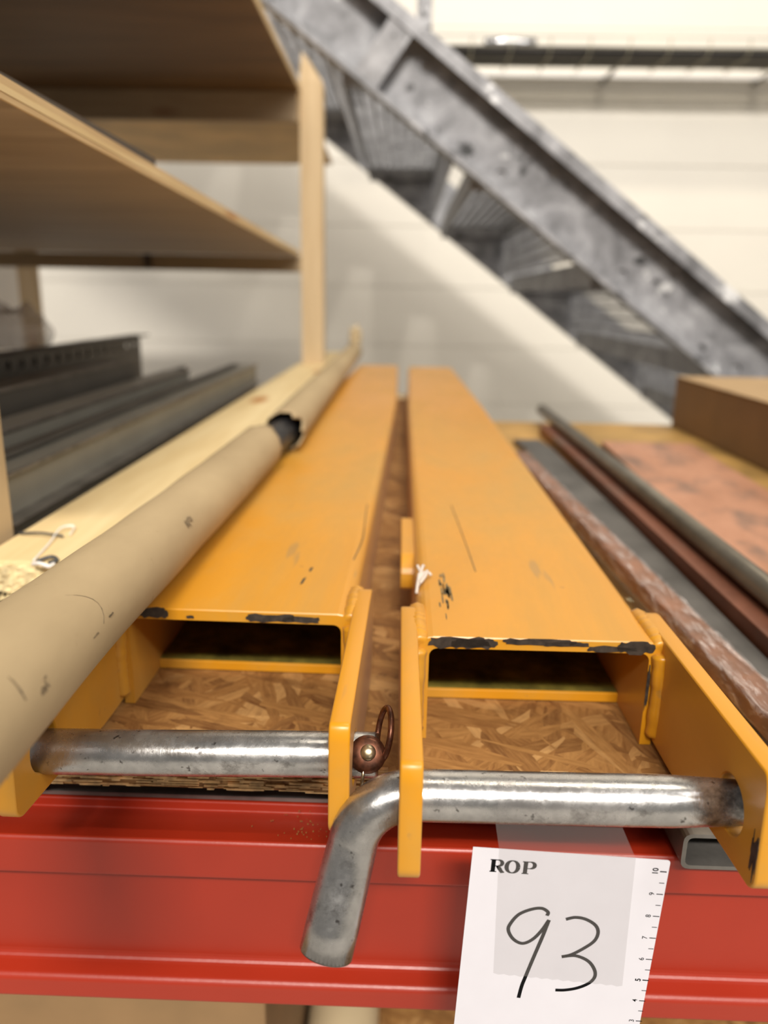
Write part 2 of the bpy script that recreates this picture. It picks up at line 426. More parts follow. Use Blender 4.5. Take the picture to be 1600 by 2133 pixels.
# ------------------------------------------------------------------ yellow fork sleeves
FH = .053
def fork(name, cx, dy, rz, hw_end, label, seed, left):
    T = thing(name, (cx, .30+dy, .0003), label, 'fork sleeve', rz=rz)
    t, tt = .0052, .0052; FW = .0582 if left else .0560
    def ring(hw, h):
        o = [(-hw, 0), (-hw, h-.007)] + [(-hw+.007-.007*math.cos(q), h-.007+.007*math.sin(q)) for q in (.3, .6, .9, 1.2)] + [(-hw+.007, h)]
        i = [(-hw+t, 0), (-hw+t, h-tt-.004)] + [(-hw+t+.004-.004*math.cos(q), h-tt-.004+.004*math.sin(q)) for q in (.3, .6, .9, 1.2)] + [(-hw+t+.004, h-tt)]
        o += [(-p[0], p[1]) for p in o[::-1]]; i += [(-p[0], p[1]) for p in i[::-1]]
        return o, i
    st = [(.0262, FW), (.0266, FW), (.06, FW), (.2, FW), (.4, FW), (.6, FW), (.85, FW), (1.48, hw_end)]
    V, F = [], []; n = 14
    for k, (y, hw) in enumerate(st):
        hh = FH - (.0006 if k == 0 else 0)
        o, i = ring(hw, hh); V += [(p[0], y, p[1]) for p in o] + [(p[0], y, p[1]) for p in i]
    for k in range(len(st)-1):
        a, b2 = k*2*n, (k+1)*2*n
        for j in range(n-1):
            F += [(a+j, a+j+1, b2+j+1, b2+j), (a+n+j, a+n+j+1, b2+n+j+1, b2+n+j)]
        F += [(a, a+n, b2+n, b2), (a+n-1, a+2*n-1, b2+2*n-1, b2+n-1)]
    for a in (0, (len(st)-1)*2*n):
        for j in range(n-1): F.append((a+j, a+j+1, a+n+j+1, a+n+j))
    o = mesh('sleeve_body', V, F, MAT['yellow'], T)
    for p in o.data.polygons: p.use_smooth = False
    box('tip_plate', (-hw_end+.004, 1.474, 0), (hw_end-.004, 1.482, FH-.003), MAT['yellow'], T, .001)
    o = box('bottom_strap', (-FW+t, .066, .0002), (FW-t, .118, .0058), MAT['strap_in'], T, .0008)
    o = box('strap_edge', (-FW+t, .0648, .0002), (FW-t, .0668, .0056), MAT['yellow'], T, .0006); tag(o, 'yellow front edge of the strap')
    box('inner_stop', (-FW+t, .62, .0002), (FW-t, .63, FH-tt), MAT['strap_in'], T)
    # ears: plates welded on the outside, carrying the pin
    for s in (-1, 1):
        zt = .0553
        pts = [(-.0775, zt-.0003), (-.0795, .050), (-.0815, .014), (-.078, .0098), (-.045, .0075), (-.004, .0022), (.060, .0022), (.0705, .012), (.0705, .047), (.060, zt-.001)]
        pts = rounded(pts, [.0022, .004, .004, .004, .01, .01, .008, .01, .010, .006], 4)
        M = Matrix(((0, 0, 1, s*(FW+.0042)), (1, 0, 0, 0), (0, 1, 0, 0), (0, 0, 0, 1)))
        curve_plate('ear_plate', pts, [(-.0565, .0280, .0106)], .0078, M, MAT['yellow'], T)
        # weld bead up the front joint and along the top joint
        rr = random.Random(seed+s)
        def bead(nm, P, r0):
            pp = catmull(P, 8); rs = [r0*(.94+.14*rr.random()) for _ in pp]; rs[0] = rs[-1] = r0*.45
            tube(nm, pp, rs, MAT['yellow'], T, 8)
        bead('weld_bead', [(s*(FW+.0006), .0252, .005), (s*(FW+.0008), .0246, .02), (s*(FW+.0006), .0246, .035), (s*(FW-.0002), .0254, .0475)], .0042)
        bead('weld_bead', [(s*(FW-.0008), .0262, .0490), (s*(FW-.0006), .032, .0500), (s*(FW-.0004), .042, .0506), (s*(FW-.0006), .054, .0504), (s*(FW-.0002), .066, .0490)], .0044)
    # bare steel where the paint has chipped off the rim, and scrapes on top
    pr_rim = lambda u, v, h: (u, .0260-h, v)
    pr_top = lambda u, v, h: (u, v, FH+.00005+h)
    rim = [(-.0405, .0508, .0155, .0076), (-.052, .0495, .010, .0046), (.018, .0500, .026, .0054), (.033, .0496, .020, .0044), (-.022, .0490, .004, .002)] if left else \
          [(-.0370, .0503, .030, .0072), (-.030, .0500, .022, .0062), (.0000, .0516, .036, .0042), (.012, .0508, .022, .0030), (.0440, .0500, .018, .0072), (.033, .0491, .024, .0036)]
    for k, (u, v, lx, ly) in enumerate(rim): blob_patch('chipped_rim', u, v, lx, ly, seed*9+k, pr_rim, MAT['bare'], T, 22)
    if not left:
        blob_patch('chipped_rim', .0514, .029, .0016, .026, 3, lambda u, v, h: (u, .0260-h, v), MAT['bare'], T, 22)
    if not left:
        blob_patch('chipped_edge', -.0778, .024, .0050, .024, 91, lambda u, v, h: (FW+.00028-h, u, v), MAT['bare'], T, 24, .0002, .8)
        for k in range(26):
            blob_patch('paint_scrape', -.0413+rr.gauss(0, .0022), .080+rr.gauss(0, .012), rr.uniform(.0006, .0016), rr.uniform(.006, .020), 300+k, pr_top, MAT['scuff'], T, 10, .0001, .6)
    top = [] if left else [(.0555, .078, .0035, .012), (.0560, .060, .003, .016), (.0545, .047, .003, .010)]
    for k, (u, v, lx, ly) in enumerate(top): blob_patch('paint_scrape', u, v, lx, ly, seed*5+k, pr_top, MAT['scuff'], T, 26, .0001, .85)
    if left:
        for k, (u, v, l_) in enumerate([(.0278, .0705, .013), (.0296, .0890, .010)]):
            c_, s_ = math.cos(.08), math.sin(.08)
            blob_patch('paint_scrape', 0, 0, .0016, l_, 40+k, lambda a, b3, h: (u+a*c_+b3*s_, v-a*s_+b3*c_, FH+h), MAT['dash'], T, 14, .0001, .4)
        pts = catmull([(.0545, .108, 0), (.0570, .15, 0), (.0555, .20, 0), (.0545, .235, 0)], 6)
        tube('paint_scrape', [(p.x-.002, p.y, FH+.0000) for p in pts], .00035, MAT['scuff'], T, 6)
    else:
        pts = catmull([(-.0215, .115, 0), (-.0225, .15, 0), (-.0245, .21, 0), (-.0265, .26, 0)], 6)
        tube('paint_scrape', [(p.x, p.y, FH+.0000) for p in pts], .00035, MAT['scuff'], T, 6)
        o = prism('side_lug', rounded([(.150, .026), (.258, .026), (.258, .038), (.246, .0475), (.160, .0475), (.150, .040)], .006, 3), 0, -FW-.0080, -FW+.001, MAT['yellow'], T, bevel=.0006)
        tag(o, 'short lug on the inner side')
    return T
RF = fork('fork_extension', .0661, 0.0, math.radians(.15), .050, 'right yellow steel fork extension with the bent pin and number card on its front ears', 3, False)
LF = fork('fork_extension', -.0808, .0235, math.radians(-.95), .045, 'left yellow steel fork extension lying half under the cardboard tube', 8, True)

# ------------------------------------------------------------------ pins
pts = [(.1300, .2435, .0292), (.10, .2435, .0288), (.06, .2435, .0284), (.024, .2435, .0281), (.010, .2435, .0280)]
cxp, czp, Rb = .0055, .0080, .0198
for k in range(1, 11):
    q = math.radians(8.3*k)
    pts.append((cxp - Rb*math.sin(q), .2435-.0005*k, czp + Rb*math.cos(q)))
for k in (1, 2, 3, 4): pts.append((-.0143-.0022*k*.95, .2385-.0036*k, .0104-.0088*k))
bp = thing('bent_pin', (.06, .2435, .028), 'thick zinc plated steel pin with bent down end, through the right fork ears', 'pin')
V, F = sweep_geo([Vector(p)-Vector((.06, .2435, .028)) for p in pts], [.0078]+[.0092]*(len(pts)-5)+[.0095, .0097, .0098, .0098], 40, True)
o = mesh('pin_shaft', V, F, MAT['pin'], bp)
for p in o.data.polygons: p.use_smooth = len(p.vertices) == 4
e = Vector(pts[-1])-Vector((.06, .2435, .028)); d = (Vector(pts[-1])-Vector(pts[-2])).normalized()
tube('cut_end', [e-d*.0002, e+d*.0005], [.0098, .0095], MAT['bare'], bp, 40, True, False)
lp = thing('straight_pin', (-.07, .2705, .0248), 'thick zinc plated straight steel pin through the left fork ears', 'pin')
P = [(-.1530, .2705, .0236), (-.1515, .2705, .0236), (-.10, .2705, .0244), (-.05, .2705, .0258), (-.0075, .2705, .0266), (-.0060, .2705, .0266)]
V, F = sweep_geo([Vector(p)-Vector((-.07, .2705, .0248)) for p in P], [.0082]+[.0090]*4+[.0082], 40)
o = mesh('pin_shaft', V, F, MAT['pin'], lp)
for p in o.data.polygons: p.use_smooth = len(p.vertices) == 4
# linch pin through the end of the straight pin
lk = thing('linch_pin', (-.0102, .2620, .0322), 'small rusty linch pin with ring through the end of the left pin', 'pin')
def torus(R, r, a0, a1, M, n=26): return [M @ Vector((R*math.cos(a0+(a1-a0)*k/n), R*math.sin(a0+(a1-a0)*k/n), 0)) for k in range(n+1)]
face = Matrix.Rotation(math.radians(55), 4, 'X')
V, F = sweep_geo([face @ Vector((0, 0, -.0035)), face @ Vector((0, 0, -.002)), face @ Vector((0, 0, .0015)), face @ Vector((0, 0, .0028)), face @ Vector((0, 0, .0030))], [.0056, .0072, .0072, .0054, .002], 26)
mesh('collar', V, F, MAT['rust'], lk, True)
V, F = sweep_geo([face @ Vector((.0004, .0006, .002)), face @ Vector((.0004, .0006, .0048)), face @ Vector((.0004, .0006, .0056)), face @ Vector((.0004, .0006, .0059))], [.0030, .0030, .0022, .0008], 22)
mesh('stud_head', V, F, MAT['stud'], lk, True)
tube('shank', [face @ Vector((0, 0, -.003)), face @ Vector((0, 0, -.020))], .0026, MAT['rust'], lk, 14)
_e1 = Vector((.12, .45, .89)).normalized(); _e3 = Vector((.965, -.02, -.12)); _e3 = (_e3-_e1*_e3.dot(_e1)).normalized(); _e3 = Matrix.Rotation(.22, 3, _e1) @ _e3; _e2 = _e3.cross(_e1)
Mr = Matrix((_e1, _e2, _e3)).transposed().to_4x4(); Mr.translation = Vector((.0062, .0075, .0048))
tube('spring_ring', torus(.0100, .0011, 0, 2*math.pi, Mr, 36), .0012, MAT['rust'], lk, 8)
tube('wire_tail', [(-.0012, -.0045, -.0035), (-.0016, -.0052, -.008), (-.0022, -.0050, -.0125)], .0007, MAT['stud'], lk, 8)

# ------------------------------------------------------------------ number card
ca = math.radians(-2.4)
CM = Matrix.Translation((.0294, .2352, .0129)) @ Matrix.Rotation(-ca, 4, 'Y')
card = bpy.data.objects.new('number_card', None); card.empty_display_size = .02; COL.objects.link(card); card.matrix_world = CM
tag(card, 'white number card with handwritten 93 taped below the bent pin', 'card')
def cp(u, v, h=0): return (u*.001, -h*.001, -v*.001)     # millimetres on the card, h towards the viewer
CWID, CHGT = 71.2, 105
oc = rounded([(0, 0), (CWID, 0), (CWID, CHGT), (0, CHGT)], [.3, 1.2, 1.2, 1.2], 4)
n = len(oc)
mesh('card_sheet', [cp(u, v, h) for h in (0, -.35) for u, v in oc], [tuple(range(n)), tuple(range(n, 2*n))] + [(k, (k+1) % n, n+(k+1) % n, n+k) for k in range(n)], MAT['card'], card)
def strips(name, lst, mat, h=.06, parent=card):
    """flat ribbons (print): each is (points, widths)"""
    V, F = [], []
    for P, W in lst:
        P = [Vector((p[0], p[1])) for p in P]; k0 = len(V); N = len(P)
        for i, p in enumerate(P):
            t = (P[min(i+1, N-1)]-P[max(i-1, 0)]).normalized(); nn = Vector((-t.y, t.x)); wd = W[i] if isinstance(W, list) else W
            V += [cp(*(p+nn*wd/2), h), cp(*(p-nn*wd/2), h)]
        F += [(k0+2*i, k0+2*i+1, k0+2*i+3, k0+2*i+2) for i in range(N-1)]
    return mesh(name, V, F, mat, parent)
def hand(P): return [(p.x, p.y) for p in catmull([(a, b, 0) for a, b in P], 8)]
nine1 = [(29.84, 27.53), (30.04, 25.9), (27.54, 24.41), (23.74, 25.2), (19.37, 27.94), (16.71, 32.45), (16.39, 35.36), (18.14, 38.59), (20.7, 40.5), (23.08, 40.59), (25.99, 38.4), (28.67, 34.32), (30.83, 29.35)]
nine2 = [(30.83, 29.35), (29.61, 35.68), (28.04, 42.6), (26.45, 49.62), (25.12, 55.7), (24.07, 60.81), (23.47, 66.44)]
thr1 = [(36.98, 28.55), (40.34, 27.41), (44.3, 27.93), (48.11, 30.27), (49.56, 33.5), (48.67, 37.44), (45.22, 41.13), (40.91, 44.43), (37.5, 45.7)]
thr2 = [(37.5, 45.7), (42.53, 44.78), (47.54, 46.8), (50.41, 50.51), (51.03, 53.94), (49.29, 57.09), (45.23, 59.76), (40.59, 61.18), (37.01, 61.49)]
strips('handwritten_number', [(hand(nine1), 1.35), (hand(nine2), 1.4), (hand(thr1), 1.35), (hand(thr2), 1.35)], MAT['ink'], .05)
def arc(cx, cy, rx, ry, a0, a1, w0, w1, n=18):
    P, W = [], []
    for k in range(n+1):
        q = math.radians(a0+(a1-a0)*k/n); P.append((cx+rx*math.cos(q), cy+ry*math.sin(q))); W.append(w0+(w1-w0)*abs(math.cos(q))**1.4)
    return P, W
L = []
y0, y1 = 4.45, 9.90
def stem(x): return [([(x, y0), (x, y1)], 1.55), ([(x-1.2, y0+.2), (x+1.2, y0+.2)], .42), ([(x-1.2, y1-.2), (x+1.3, y1-.2)], .42)]
L += stem(8.0)                                                       # R
L += [([(8.0, y0+.17), (9.6, y0+.17)], .34), ([(8.0, 7.22), (9.7, 7.22)], .34), arc(9.6, (y0+7.39)/2, 1.55, (7.05-y0)/2, -90, 90, .46, 1.45)]
L += [([(9.4, 7.2), (10.3, 8.2), (11.3, 9.72), (12.2, 9.74)], [1.0, 1.5, 1.3, .42])]
L += [arc(14.95, (y0+y1)/2, 2.1, (y1-y0)/2-.12, 0, 360, .46, 1.6, 36)]   # O
L += stem(19.7)                                                      # P
L += [([(19.7, y0+.17), (21.3, y0+.17)], .34), ([(19.7, 7.45), (21.4, 7.45)], .34), arc(21.3, (y0+7.6)/2, 1.65, (7.28-y0)/2, -90, 90, .46, 1.5)]
strips('printed_letters', L, MAT['ink'], .05)
tick = []
for k in range(0, 9):
    v = 4.86 + 9.82*k; r = 70.5 + .22*k*.9
    tick.append(([(r-2.4, v), (r, v)], .50 if k in (0, 5) else .38))
    tick.append(([(r-2.0, v+4.91), (r-.1, v+4.91)], .30))
strips('ruler_ticks', tick, MAT['ink'], .05)
bmd = bmesh.new()
for k in range(0, 9):
    s = str(10-k); c = bpy.data.curves.new('t', 'FONT'); c.body = s; c.size = 2.9 if k in (0, 5) else 2.7; c.align_x = 'CENTER'; c.align_y = 'CENTER'
    c.offset = .07 if k in (0, 5) else .02
    o = bpy.data.objects.new('t', c); COL.objects.link(o)
    me = bpy.data.meshes.new_from_object(o.evaluated_get(bpy.context.evaluated_depsgraph_get())); bpy.data.objects.remove(o); bpy.data.curves.remove(c)
    u, v = 66.5+.2*k, 4.86+9.82*k
    me.transform(Matrix(((0, -.001, 0, u*.001), (0, 0, 0, -.00005), (.001, 0, 0, -v*.001), (0, 0, 0, 1))))
    bmd.from_mesh(me); bpy.data.meshes.remove(me)
bm_obj('ruler_numbers', bmd, MAT['ink'], card)
# clear tape: down the card and up over the front of the pin
V, F = [], []
rows = []
inv = CM.inverted()
NT_ = 24
def taperow(y3, z3, ul, ur):
    return [inv @ Vector((ul+(ur-ul)*k/NT_, y3, z3)) for k in range(NT_+1)]
for k in range(0, 11):                                               # around the pin from its top to its lower front
    q = math.radians(95 - 14*k)
    if q < math.radians(-50): break
    rows.append(taperow(.2435-.00935*math.cos(q), .0284+.00935*math.sin(q), .0372, .0826))
for v in (0, 3, 10, 20, 35, 50, 55.4):
    s = v/57
    rows.append([Vector(cp(9.4+.06*v+(49.2)*k/NT_, v+1.9*s*k/NT_ + (.55*(k % 2) if v > 55 else 0), .12)) for k in range(NT_+1)])
for r in rows: V += r
for i in range(len(rows)-1):
    for k in range(NT_): a = i*(NT_+1)+k; F.append((a, a+1, a+NT_+2, a+NT_+1))
o = mesh('adhesive_tape', V, F, MAT['tape'], card); tag(o, 'clear sticky tape with a toothed lower edge')

# ------------------------------------------------------------------ kraft paper tube with black core
def paper_tube(pts, r, wall, jit0, jit1, parent, name, seed, n=64):
    """hollow tube with ragged ends"""
    rr = random.Random(seed); P = [Vector(p) for p in pts]
    V, F = [], []
    d0 = (P[1]-P[0]).normalized(); d1 = (P[-1]-P[-2]).normalized()
    j0 = [mnoise.noise(Vector((3*math.cos(2*math.pi*k/n), 3*math.sin(2*math.pi*k/n), seed)))*jit0*2+rr.uniform(-.2, .2)*jit0 for k in range(n)]
    j1 = [mnoise.noise(Vector((3*math.cos(2*math.pi*k/n), 3*math.sin(2*math.pi*k/n), seed+5)))*jit1*2+rr.uniform(-.2, .2)*jit1 for k in range(n)]
    allv = []
    for rad in (r, r-wall):
        v, f = sweep_geo(P, rad, n, False); k0 = len(V)
        for k in range(n): v[k] = v[k]+d0*j0[k]; v[-n+k] = v[-n+k]+d1*j1[k]
        for k, q in enumerate(v):                                    # soft dents
            c = P[k//n]; v[k] = c+(q-c)*(1+.025*mnoise.noise(q*22)); 
            if k < n or k >= len(v)-n: v[k] = q
        V += v; F += [tuple(i+k0 for i in q) for q in f]
    m_ = len(P)*n
    for a in (0, m_-n):
        for k in range(n): F.append((a+k, a+(k+1) % n, m_+a+(k+1) % n, m_+a+k))
    o = mesh(name, V, F, MAT['tube'], parent)
    for p in o.data.polygons: p.use_smooth = True
    return o
def fine(pts, sub): return catmull(pts, sub)
tb = thing('cardboard_tube', (0, 0, .0008), 'long kraft paper tube torn open over a black core, lying on the left fork', 'tube')
near = fine([(-.1085, .10, .0965), (-.1180, .18, .0900), (-.1265, .28, .0810), (-.1290, .38, .0755), (-.1278, .50, .0738), (-.1262, .60, .0733), (-.1250, .668, .0733)], 8)
paper_tube(near, .0196, .0016, .004, .007, tb, 'near_sleeve', 3)
far = fine([(-.1165, .752, .0733), (-.1185, 1.0, .0733), (-.1200, 1.4, .0735), (-.1220, 1.93, .074)], 10)
paper_tube(far, .0200, .0016, .009, .004, tb, 'far_sleeve', 11)
tube('black_core', [(-.126, .45, .0715), (-.1240, .668, .0710), (-.1185, .77, .0705), (-.1195, 1.3, .0705), (-.121, 1.9, .071)], .0140, MAT['black'], tb, 28)
def on_tube(y, deg, r=.0199):
    for a, b2 in zip(near, near[1:]):
        if a.y <= y <= b2.y:
            c = a.lerp(b2, (y-a.y)/(b2.y-a.y)); q = math.radians(deg)
            return Vector((c.x+r*math.sin(q), y, c.z+r*math.cos(q)))
    return Vector(near[0])
for k, (y, dg, ly, ld) in enumerate([(.3925, 57, .010, 12), (.388, 60, .006, 20), (.1835, 60, .0012, 34), (.195, 78, .005, 9), (.198, 74, .003, 14), (.243, 80, .007, 3), (.262, 76, .006, 3)]):
    blob_patch('dark_smudge', y, dg, ly, ld, 70+k, lambda u, v, h: on_tube(u, v, .01985+h), MAT['smudge'], tb, 16, .0001, .8)
tube('dark_smudge', [on_tube(.235+.022*math.sin(i/9*2.2), 15+62*i/9, .0197) for i in range(10)], .00022, MAT['smudge'], tb, 5)
# crumpled torn paper at the far mouth
bm = bmesh.new(); bmesh.ops.create_icosphere(bm, subdivisions=3, radius=1)
for v in bm.verts:
    k = 1+.7*mnoise.noise(v.co*2.2+Vector((3, 1, 7)))
    v.co = Vector((v.co.x*.014, v.co.y*.03, v.co.z*.030))*k + Vector((-.121, 1.955, .104))
bm_obj('torn_paper_end', bm, MAT['roll'], tb)

# ------------------------------------------------------------------ pine plank beside it, with strap scraps
pl = thing('wooden_plank', (-.2075, .43, 0), 'pale pine plank with rough stamped end left of the paper tube', 'plank')
bm = bmesh.new(); add_box(bm, (-.0475, 0, .0005), (.0475, 1.9, .047), None, .002)
bm_obj('plank_body', bm, MAT['pine'], pl)
nx, nz = 40, 20; V = []; F = []
for j in range(nz+1):
    for i in range(nx+1):
        x = -.0455+.091*i/nx; z = .002+.0435*j/nz
        V.append((x, -.0012-.0016*(mnoise.noise(Vector((x*260, z*260, 2)))+.5*mnoise.noise(Vector((x*600, z*600, 5)))), z))
for j in range(nz):
    for i in range(nx): a = j*(nx+1)+i; F.append((a, a+1, a+nx+2, a+nx+1))
o = mesh('sawn_end', V, F, MAT['pine_end'], pl); tag(o, 'rough pale sawn end')
bm = bmesh.new()
for k in range(34):                                                  # smudged stamp print on the sawn end
    x = -.040+.020*(k % 12)/12+rnd.uniform(-.0008, .0008); z = .0165+.010*(k//12)/2+rnd.uniform(-.001, .001)
    add_box(bm, (x, -.0036, z), (x+rnd.uniform(.0006, .0014), -.0026, z+rnd.uniform(.0008, .0024)))
o = bm_obj('stamp_print', bm, MAT['ink'], pl); tag(o, 'smudged dark stamp print')
def scrap(name, pts, r, mat, label, r2=1):
    V, F = sweep_geo(catmull(pts, 6), r, 8, True, r2); o = mesh(name, V, F, mat, None, True); return tag(o, label, 'wire scrap')
scrap('wire_scrap', [(-.2525, .482, .0480), (-.236, .478, .0500), (-.2200, .4755, .0490)], .0009, MAT['strapw'], 'dark straight wire scrap lying across the pine plank', .6)
scrap('wire_scrap', [(-.2185, .4300, .0478), (-.2230, .462, .0486), (-.2270, .488, .0505), (-.2215, .496, .0495), (-.2175, .480, .0488)], .0008, MAT['white'], 'thin white bent wire hooked over the dark wire scrap', .6)
scrap('wire_scrap', [(-.2160, .4240, .0480), (-.2100, .4205, .0496), (-.2045, .4195, .0484), (-.2035, .424, .0482)], .0012, MAT['white'], 'short curled white wire scrap near the sawn plank end')
scrap('wire_scrap', [(-.2155, .428, .0484), (-.2090, .433, .0496), (-.2040, .430, .0486), (-.2070, .425, .0484)], .0011, MAT['strapw'], 'dark curled wire scrap tangled with the short white one')

# ------------------------------------------------------------------ wooden shelving at the left
sh = thing('wooden_shelving', (-.215, 1.86, .047), 'rough wooden shelving of posts, rails and plywood shelves at left', 'shelving')
SO = Vector((-.215, 1.86, .047))
def sbox(name, a, b, mat, bev=.0015, par=sh): return box(name, Vector(a)-SO, Vector(b)-SO, mat, par, bev)
# far post with an obliquely sawn top
V = [(-.241, 1.86), (-.190, 1.86), (-.190, 1.905), (-.241, 1.905)]
vv = [(x, y, .047) for x, y in V] + [(-.241, 1.86, .66), (-.190, 1.86, .655), (-.190, 1.905, .655), (-.241, 1.905, .66)]
vv += [(-.236, 1.865, .715), (-.222, 1.865, .70), (-.222, 1.90, .70), (-.236, 1.90, .715)]
fa = [(0, 1, 2, 3), (0, 1, 5, 4), (1, 2, 6, 5), (2, 3, 7, 6), (3, 0, 4, 7), (4, 5, 9, 8), (5, 6, 10, 9), (6, 7, 11, 10), (7, 4, 8, 11), (8, 9, 10, 11)]
mesh('post', [Vector(v)-SO for v in vv], fa, MAT['pine_z'], sh)
sbox('post', (-.3075, .450, .0005), (-.2625, .495, .292), MAT['pine_z'])
sbox('post', (-1.115, 2.28, .0), (-1.07, 2.325, .63), MAT['pine_z'])
# lower plywood shelf, its free edge slightly out of square
def slab(name, pts, z0, z1, mat):
    n = len(pts); V = [Vector((x, y, z))-SO for z in (z0, z1) for x, y in pts]
    return mesh(name, V, [tuple(range(n)), tuple(range(n, 2*n))]+[(k, (k+1) % n, n+(k+1) % n, n+k) for k in range(n)], mat, sh)
slab('shelf_panel', [(-1.4, .25), (-.1935, .25), (-.2465, 1.858), (-1.4, 1.858)], .2935, .3035, MAT['ply_low'])
slab('shelf_edge', [(-.1940, .25), (-.1925, .25), (-.2455, 1.858), (-.2470, 1.858)], .2930, .2962, MAT['ply_edge'])
slab('shelf_edge', [(-.1940, .25), (-.1922, .25), (-.2452, 1.858), (-.2470, 1.858)], .2964, .2998, MAT['pine'])
slab('shelf_edge', [(-.1940, .25), (-.1925, .25), (-.2455, 1.858), (-.2470, 1.858)], .3000, .3040, MAT['ply_edge'])
slab('shelf_panel', [(-1.4, .25), (-.238, .25), (-.238, 1.85), (-1.4, 1.85)], .632, .644, MAT['ply'])
slab('shelf_edge', [(-.2385, .25), (-.2365, .25), (-.2365, 1.85), (-.2385, 1.85)], .6315, .6445, MAT['ply_edge'])
o = slab('shelf_panel', [(-1.4, 1.907), (-.240, 1.907), (-.256, 2.80), (-1.4, 2.80)], .632, .644, MAT['ochre']); tag(o, 'lighter ochre plywood shelf at the back')
sbox('rail', (-1.4, 1.862, .258), (-.188, 1.884, .2930), MAT['pine_x'])
sbox('rail', (-1.4, 1.840, .572), (-.2425, 1.860, .6315), MAT['pine_x'])
sbox('rail_block', (-.605, 1.853, .262), (-.590, 1.8615, .2925), MAT['darkboard'])
o = prism('dark_board', rounded([(.30, .3045), (.72, .3045), (.72, .3165), (.30, .3165)], .002, 2), 0, -.62, -.2195, MAT['darkboard']); tag(o, 'dark brown board lying on the lower plywood shelf', 'board')

# ------------------------------------------------------------------ dark steel profiles on the left
def channel(name, x, z0, zt, ft, y1, mat, label, lip=.006, y0=.52):
    """upright web facing right, a flange to the left at the top and a small lip at the foot"""
    t = .0022
    p = [(x+lip, z0), (x+lip, z0+t), (x, z0+t), (x, zt), (x-ft, zt), (x-ft, zt-.010), (x-ft+t, zt-.010), (x-ft+t, zt-t), (x-t, zt-t), (x-t, z0)]
    o = prism('web_flange', p, 1, y0, y1, mat); o.name = name
    return tag(o, label, 'steel profile', 'dark steel profiles stacked left of the plank')
c1 = channel('steel_profile', -.2895, .001, .073, .0330, 1.53, MAT['steel_dk'], 'nearest grey steel profile beside the pine plank with tall flat face', .022)
o = box('rib_lip', (-.2895, .52, .0400), (-.2745, 1.50, .0425), MAT['steel_gr'], c1, .0006)
o = box('rib_lip', (-.2890, .52, .0705), (-.2860, 1.53, .0745), MAT['steel_gr'], c1, .0006)
c2 = channel('steel_profile', -.342, .001, .0868, .0370, 1.235, MAT['steel_dk'], 'second dark steel profile from the plank, ending by the stepped ends')
box('rib_lip', (-.3420, .52, .0850), (-.3395, 1.235, .0885), MAT['steel_gr'], c2, .0006)
c2b = channel('steel_profile', -.3865, .001, .080, .0090, 1.38, MAT['steel_dk2'], 'narrow dark steel profile behind the second one')
c3 = channel('steel_profile', -.402, .001, .108, .0460, 1.15, MAT['steel_dk2'], 'third blackish steel profile standing higher than the second', .004)
box('rib_lip', (-.4020, .52, .1055), (-.3990, 1.15, .1095), MAT['steel_gr'], c3, .0006)
c3b = channel('steel_profile', -.4525, .001, .095, .0300, 1.31, MAT['steel_dk2'], 'blackish steel profile between the third and the perforated one', .003)
# perforated profile at the back of the stack: web with slots as real openings
c4 = thing('steel_profile', (-.500, .52, 0), 'tall perforated dark steel profile at the back of the stack', 'steel profile', 'dark steel profiles stacked left of the plank')
holes = []
Mp = Matrix(((0, 0, 1, 0), (1, 0, 0, 0), (0, 1, 0, 0), (0, 0, 0, 1)))
holes = [(.20+.036*k, .112, .0062) for k in range(21)]
curve_plate('perforated_web', [(0, .001), (.955, .001), (.955, .126), (0, .126)], holes, .003, Mp, MAT['steel_dk2'], c4, .0004)
box('top_flange', (-.032, 0, .124), (.0015, 1.01, .1265), MAT['steel_dk2'], c4)
box('back_web', (-.0335, 0, .001), (-.031, .955, .126), MAT['steel_dk'], c4)
c5 = channel('steel_profile', -.312, .0755, .0790, .012, 1.47, MAT['steel_dk2'], 'thin dark strip lying on top of the nearest profile', .0005)

# plastic bag lying on the profiles
bm = bmesh.new(); bmesh.ops.create_icosphere(bm, subdivisions=4, radius=1)
for v in bm.verts:
    k = 1+.45*mnoise.noise(v.co*2.1)+.25*mnoise.noise(v.co*6)
    v.co = Vector((v.co.x*.055-.565, v.co.y*.10+1.10, max(.1275, v.co.z*.038*k+.146)))*1
    v.co.x += .01*mnoise.noise(v.co*40); 
o = bm_obj('plastic_bag', bm, MAT['bag'], None, True); tag(o, 'crumpled clear plastic bag on top of the perforated profile', 'bag')
o = box('white_panel', (-1.38, 2.44, -.1), (-1.16, 2.46, .6), MAT['wall'], None, .003); tag(o, 'pale upright panel behind the plastic bag at far left', 'panel')

# ------------------------------------------------------------------ right-hand stock
def bar_along(name, path, prof, mat, parent=None, smooth=False):
    V, F = [], []; n = len(prof)
    for (x, y, z) in path: V += [(x+p[0], y, z+p[1]) for p in prof]
    for i in range(len(path)-1):
        for k in range(n): F.append((i*n+k, i*n+(k+1) % n, (i+1)*n+(k+1) % n, (i+1)*n+k))
    F += [tuple(range(n)), tuple(range((len(path)-1)*n, len(path)*n))]
    return mesh(name, V, F, mat, parent, smooth)
